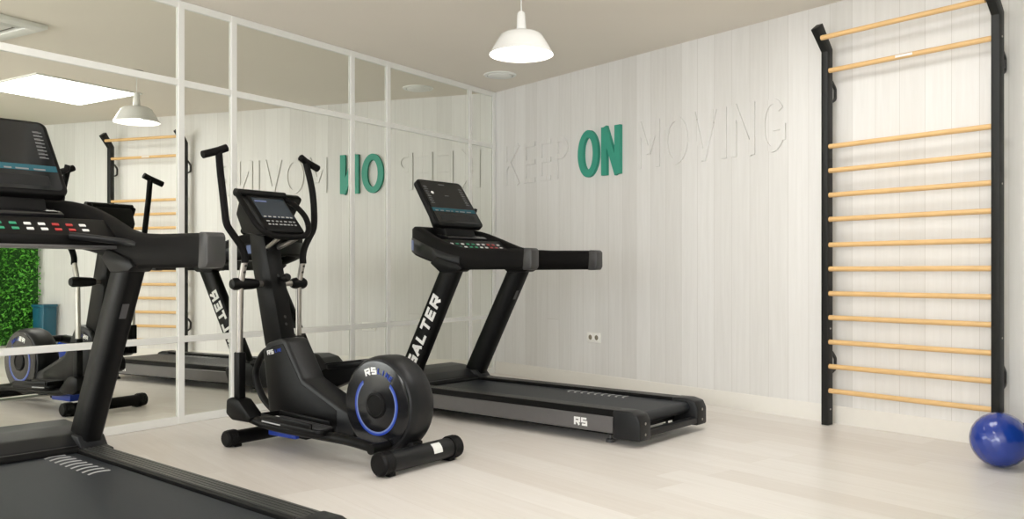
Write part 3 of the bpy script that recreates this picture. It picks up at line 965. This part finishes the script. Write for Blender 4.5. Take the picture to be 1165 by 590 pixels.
    bm = bmesh.new(); lathe(bm, [(.07, .093), (.068, .104), (.055, .106), (.001, .106)], 40, mr); finish(bm, 'hub_cap', M_BLACK, dc2)
    bm = bmesh.new(); ringarc(bm, 0, 0, .13, .165, 0, 2 * PI, .093, .0955, 60, mr); finish(bm, 'silver_ring', M_STEEL, dc2)
    bm = bmesh.new(); lathe(bm, [(0.001, .003), (.012, .003), (.014, 0)], 14, basis((.035, -.0145, .262), (1, 0, 0), (0, 0, 1), (0, -1, 0)))
    finish(bm, 'power_socket', M_GREY, fw)
    # pivot axle
    bm = bmesh.new(); tube(bm, [(-.24, 1.175, .885), (.24, 1.175, .885)], .016, 16)
    finish(bm, 'pivot_axle', M_STEEL, t)
    # swing arms
    for s in (-1, 1):
        near = s < 0
        yb, zb = (1.175, .49) if near else (1.165, .56)
        bm = bmesh.new(); tube(bm, [(s * .2, 1.125, 1.02), (s * .2, 1.165, .885), (s * .2, yb, zb)], .0175, 18)
        lo = finish(bm, 'swing_arm', M_STEEL, t)
        lo['label'] = 'steel tube of the %s swing arm' % ('left' if near else 'right')
        bm = bmesh.new()
        for zz, yy in ((.985, 1.135), (.95, 1.146)):
            lathe(bm, [(0.001, .004), (.006, .004), (.008, 0)], 10, basis((s * .2 , yy - .0165, zz), (1, 0, 0), (0, 0, 1), (0, -1, 0)))
            finish(bm, 'bolt', M_POST, lo)
            bm = bmesh.new()
        lathe(bm, [(.001, -.10 if s < 0 else -.03), (.024, -.10 if s < 0 else -.03), (.030, -.07 if s < 0 else -.02), (.034, .0), (.034, .05), (.026, .066), (.001, .07)] , 24,
              basis((s * .185, 1.172, .885), (0, 1, 0), (0, 0, 1), (s, 0, 0)))
        finish(bm, 'pivot_cover', M_BLACK, lo)
        pts = [(s * .2, 1.125, 1.0), (s * .201, 1.128, 1.045), (s * .220, 1.135, 1.095), (s * .262, 1.145, 1.155), (s * .298, 1.15, 1.21), (s * .308, 1.155, 1.29), (s * .312, 1.17, 1.40), (s * .310, 1.19, 1.49), (s * .300, 1.22, 1.605)]
        bm = bmesh.new(); tube(bm, pts, .0195, 16, smooth=5)
        hd = finish(bm, 'handle', M_FOAM, t)
        bm = bmesh.new(); tube(bm, [(s * .255, 1.212, 1.632), (s * .30, 1.22, 1.612), (s * .395, 1.225, 1.580)], .021, 16)
        finish(bm, 'grip', M_FOAM, hd)
        # lower bracket and foot joint
        zf = .20 if near else .36
        bm = bmesh.new()
        box(bm, s * .2 - .022, s * .2 + .022, yb - .028, yb + .022, zf + .02, zb + .02, .006)
        finish(bm, 'arm_bracket', M_BLACK, lo)
        bm = bmesh.new()
        yf = yb - .03 if near else 1.055
        zf = .20 if near else .42
        prism(bm, [(yf + .09, zf + .05), (yf + .095, zf - .03), (yf + .04, zf - .06), (yf - .10, zf - .06), (yf - .13, zf - .03), (yf - .02, zf + .055), (yf + .05, zf + .065)], s * .2 - .045, s * .2 + .045, 'x', .012)
        finish(bm, 'joint_cover', M_BLACK, lo)
        # pedal bar to the crank
        if near: bar = [(s * .2, 1.12, .165), (s * .2, .9, .135), (s * .2, .55, .13), (s * .195, .30, .125), (s * .18, .13, .105)]
        else: bar = [(s * .2, 1.03, .37), (s * .2, .90, .40), (s * .2, .72, .450), (s * .2, .50, .47), (s * .18, .30, .45)]
        bm = bmesh.new(); tube(bm, bar, .030, 14, smooth=5, flat=.85 if near else 1.35)
        if not near:
            bm.free(); bm = bmesh.new()
            prism(bm, [(1.04, .33), (.99, .37), (.9, .408), (.8, .436), (.7, .452), (.5, .463), (.27, .475), (.27, .42), (.5, .405), (.65, .365), (.8, .308), (.9, .272), (1.0, .24), (1.04, .26)], .168, .232, 'x', .012, seg=3)
        pb = finish(bm, 'pedal_bar', M_BLACK, t, angle=45)
        cy, cz = (.13, .105) if near else (.30, .45)
        # crank
        bm = bmesh.new()
        p0 = Vector((s * .115, .22, .285)); p1 = Vector((s * .115, cy, cz)); d = (p1 - p0)
        if not near: tube(bm, [p0, p1], .02, 12)
        tube(bm, [Vector((s * .10, cy, cz)), Vector((s * .215, cy, cz))], .026, 16)
        finish(bm, 'crank', M_BLACK, pb)
        # pedal
        if near: A, B = (.435, .165), (.915, .185)
        else: A, B = (.52, .478), (.88, .430)
        d = Vector((0, B[0] - A[0], B[1] - A[1])); L_ = d.length; d.normalize(); n = Vector((0, -d.z, d.y))
        mt = basis(Vector((s * .205, A[0], A[1])), Vector((1, 0, 0)), d, n)
        w = .065
        def rp(w, l0, l1, r):
            pts = []
            for cx, cy_, a0, a1 in ((-w + r, l0 + r, PI, 1.5 * PI), (w - r, l0 + r, 1.5 * PI, 2 * PI), (w - r, l1 - r, 0, .5 * PI), (-w + r, l1 - r, .5 * PI, PI)):
                for i in range(6):
                    a = a0 + (a1 - a0) * i / 5
                    pts.append((cx + r * math.cos(a), cy_ + r * math.sin(a)))
            return pts
        bm = bmesh.new(); prism(bm, rp(w, 0, L_, .045), -.028, .0, 'z', .006, mtx=mt)
        for (x0, x1, y0, y1) in ((-w, -w + .010, .06, L_ - .02), (w - .010, w, .06, L_ - .02), (-w + .01, w - .01, L_ - .022, L_ - .01)):
            box(bm, x0, x1, y0, y1, -.002, .026 if near else .008, .003, mtx=mt)
        pe = finish(bm, 'pedal', M_BLACK, t)
        bm = bmesh.new(); prism(bm, rp(w - .014, .012, L_ - .03, .035), .0, .004, 'z', mtx=mt)
        for k in range(12): box(bm, -w + .03, w - .03, .05 + k * .03, .06 + k * .03, .003, .006, mtx=mt)
        finish(bm, 'tread', M_GREY, pe)
        if near:
            bm = bmesh.new(); box(bm, -w - .0015, -w + .002, L_ * .62, L_ - .03, -.016, -.010, mtx=mt)
            finish(bm, 'pale_stripe', M_LGREY, pe)
            bm = bmesh.new(); box(bm, -.02, .02, L_ - .07, L_ - .05, .004, .0062, mtx=mt)
            finish(bm, 'sticker', M_WHITE, pe)
    # static handle loop
    loop = [(-.15, 1.26, 1.39), (-.185, 1.20, 1.37), (-.19, 1.11, 1.28), (-.175, 1.045, 1.20), (-.12, 1.01, 1.155), (0, 1.0, 1.145), (.11, 1.01, 1.155), (.165, 1.035, 1.195), (.178, 1.08, 1.27), (.178, 1.18, 1.345), (.15, 1.25, 1.385)]
    bm = bmesh.new(); tube(bm, loop, .0165, 14, smooth=6)
    finish(bm, 'fixed_handlebar', M_FOAM, t)
    for s in (-1, 1):
        bm = bmesh.new(); tube(bm, [(s * .06, 1.01, 1.140), (s * .045, 1.10, 1.105), (s * .03, 1.17, 1.08)], .013, 10, smooth=4)
        finish(bm, 'handlebar_stem', M_STEEL, t)
    # console
    bm = bmesh.new()
    prism(bm, [(1.035, 1.158), (1.06, 1.150), (1.25, 1.17), (1.31, 1.28), (1.27, 1.385), (1.23, 1.39), (1.21, 1.38), (1.02, 1.178)], -.13, .13, 'x', .010)
    co = finish(bm, 'console', M_BLACK, t, angle=40)
    d = Vector((0, .19, .202)).normalized(); n = Vector((0, -d.z, d.y))
    mt = basis(Vector((0, 1.02, 1.178)) + n * .0005, Vector((1, 0, 0)), d, n)
    bm = bmesh.new(); prism(bm, [(-.11, .10), (.11, .10), (.11, .26), (-.11, .26)], 0, .003, 'z', mtx=mt)
    sc = finish(bm, 'screen', M_SCREENB, co)
    bm = bmesh.new()
    box(bm, -.10, -.02, .228, .238, .003, .0042, mtx=mt)
    finish(bm, 'blue_mark', M_BLUEL, sc)
    bm = bmesh.new()
    random.seed(5)
    for rw, yy in ((0, .105), (1, .045), (2, .07)):
        x = -.10
        while x < .09:
            w_ = random.uniform(.01, .02); box(bm, x, x + w_, yy, yy + .008, .002, .0045, mtx=mt); x += w_ + random.uniform(.008, .016)
    finish(bm, 'keys', M_LGREY, co)
    bm = bmesh.new()
    tube(bm, [(-.185, 1.235, 1.395), (.15, 1.235, 1.395)], .022, 14)
    finish(bm, 'top_ledge', M_BLACK, co)
elliptical((-0.442, 4.175), math.atan2(.8, .6))

# ------------------------------------------------------------------ green wall and storage tub, seen only in the mirror
gw = empty('green_wall', CB + DR * 0.02 + NR * 0.004, math.atan2(DR.y, DR.x))
tag(gw, 'vertical garden of bright green foliage on the side wall, seen in the mirror at the left', 'green wall')
GL, GZ0, GZ1 = 2.6, 0.125, 2.50
# local x along the wall; local y: NR = rotate(DR, -90deg) -> room side is local -y
side = -1
bm = bmesh.new(); box(bm, 0, GL, -.03, 0.0, GZ0, GZ1, .004)
finish(bm, 'backing', plain('moss_backing', (0.02, 0.09, 0.012), .9, noise=.3, scale=20), gw)
random.seed(11)
bm = bmesh.new()
for i in range(15000):
    x = random.uniform(0.0, GL); z = random.uniform(GZ0, GZ1); y = -random.uniform(.02, .075)
    s = random.uniform(.012, .028)
    d = Vector((random.uniform(-1, 1), random.uniform(-1, -.1), random.uniform(-.6, 1))).normalized()
    u = d.cross(Vector((random.uniform(-1, 1), random.uniform(-1, 1), random.uniform(-1, 1)))).normalized()
    p = Vector((x, y, z))
    q = [p, p + d * s + u * s * .5, p + d * s * 2, p + d * s - u * s * .5]
    q = [Vector((min(max(v.x, -.01), GL + .02), min(v.y, -.015), max(v.z, GZ0 - .01))) for v in q]
    bm.faces.new([bm.verts.new(v) for v in q])
fo = finish(bm, 'foliage', M_LEAF, gw, sharp=True); fo['kind'] = 'stuff'

tb = empty('storage_tub', CO + DW * 5.40 + NW * 0.13, RW)
tag(tb, 'tall teal blue storage tub standing beside the green wall, seen in the mirror', 'tub')
bm = bmesh.new()
prism(bm, [(-.07, .005), (.07, .005), (.085, .56), (-.085, .56)], -.09, .09, 'y', .01); finish(bm, 'body', M_TUB, tb)
bm = bmesh.new(); box(bm, -.092, .092, -.10, .10, .555, .585, .006); finish(bm, 'lid', M_TUB, tb)
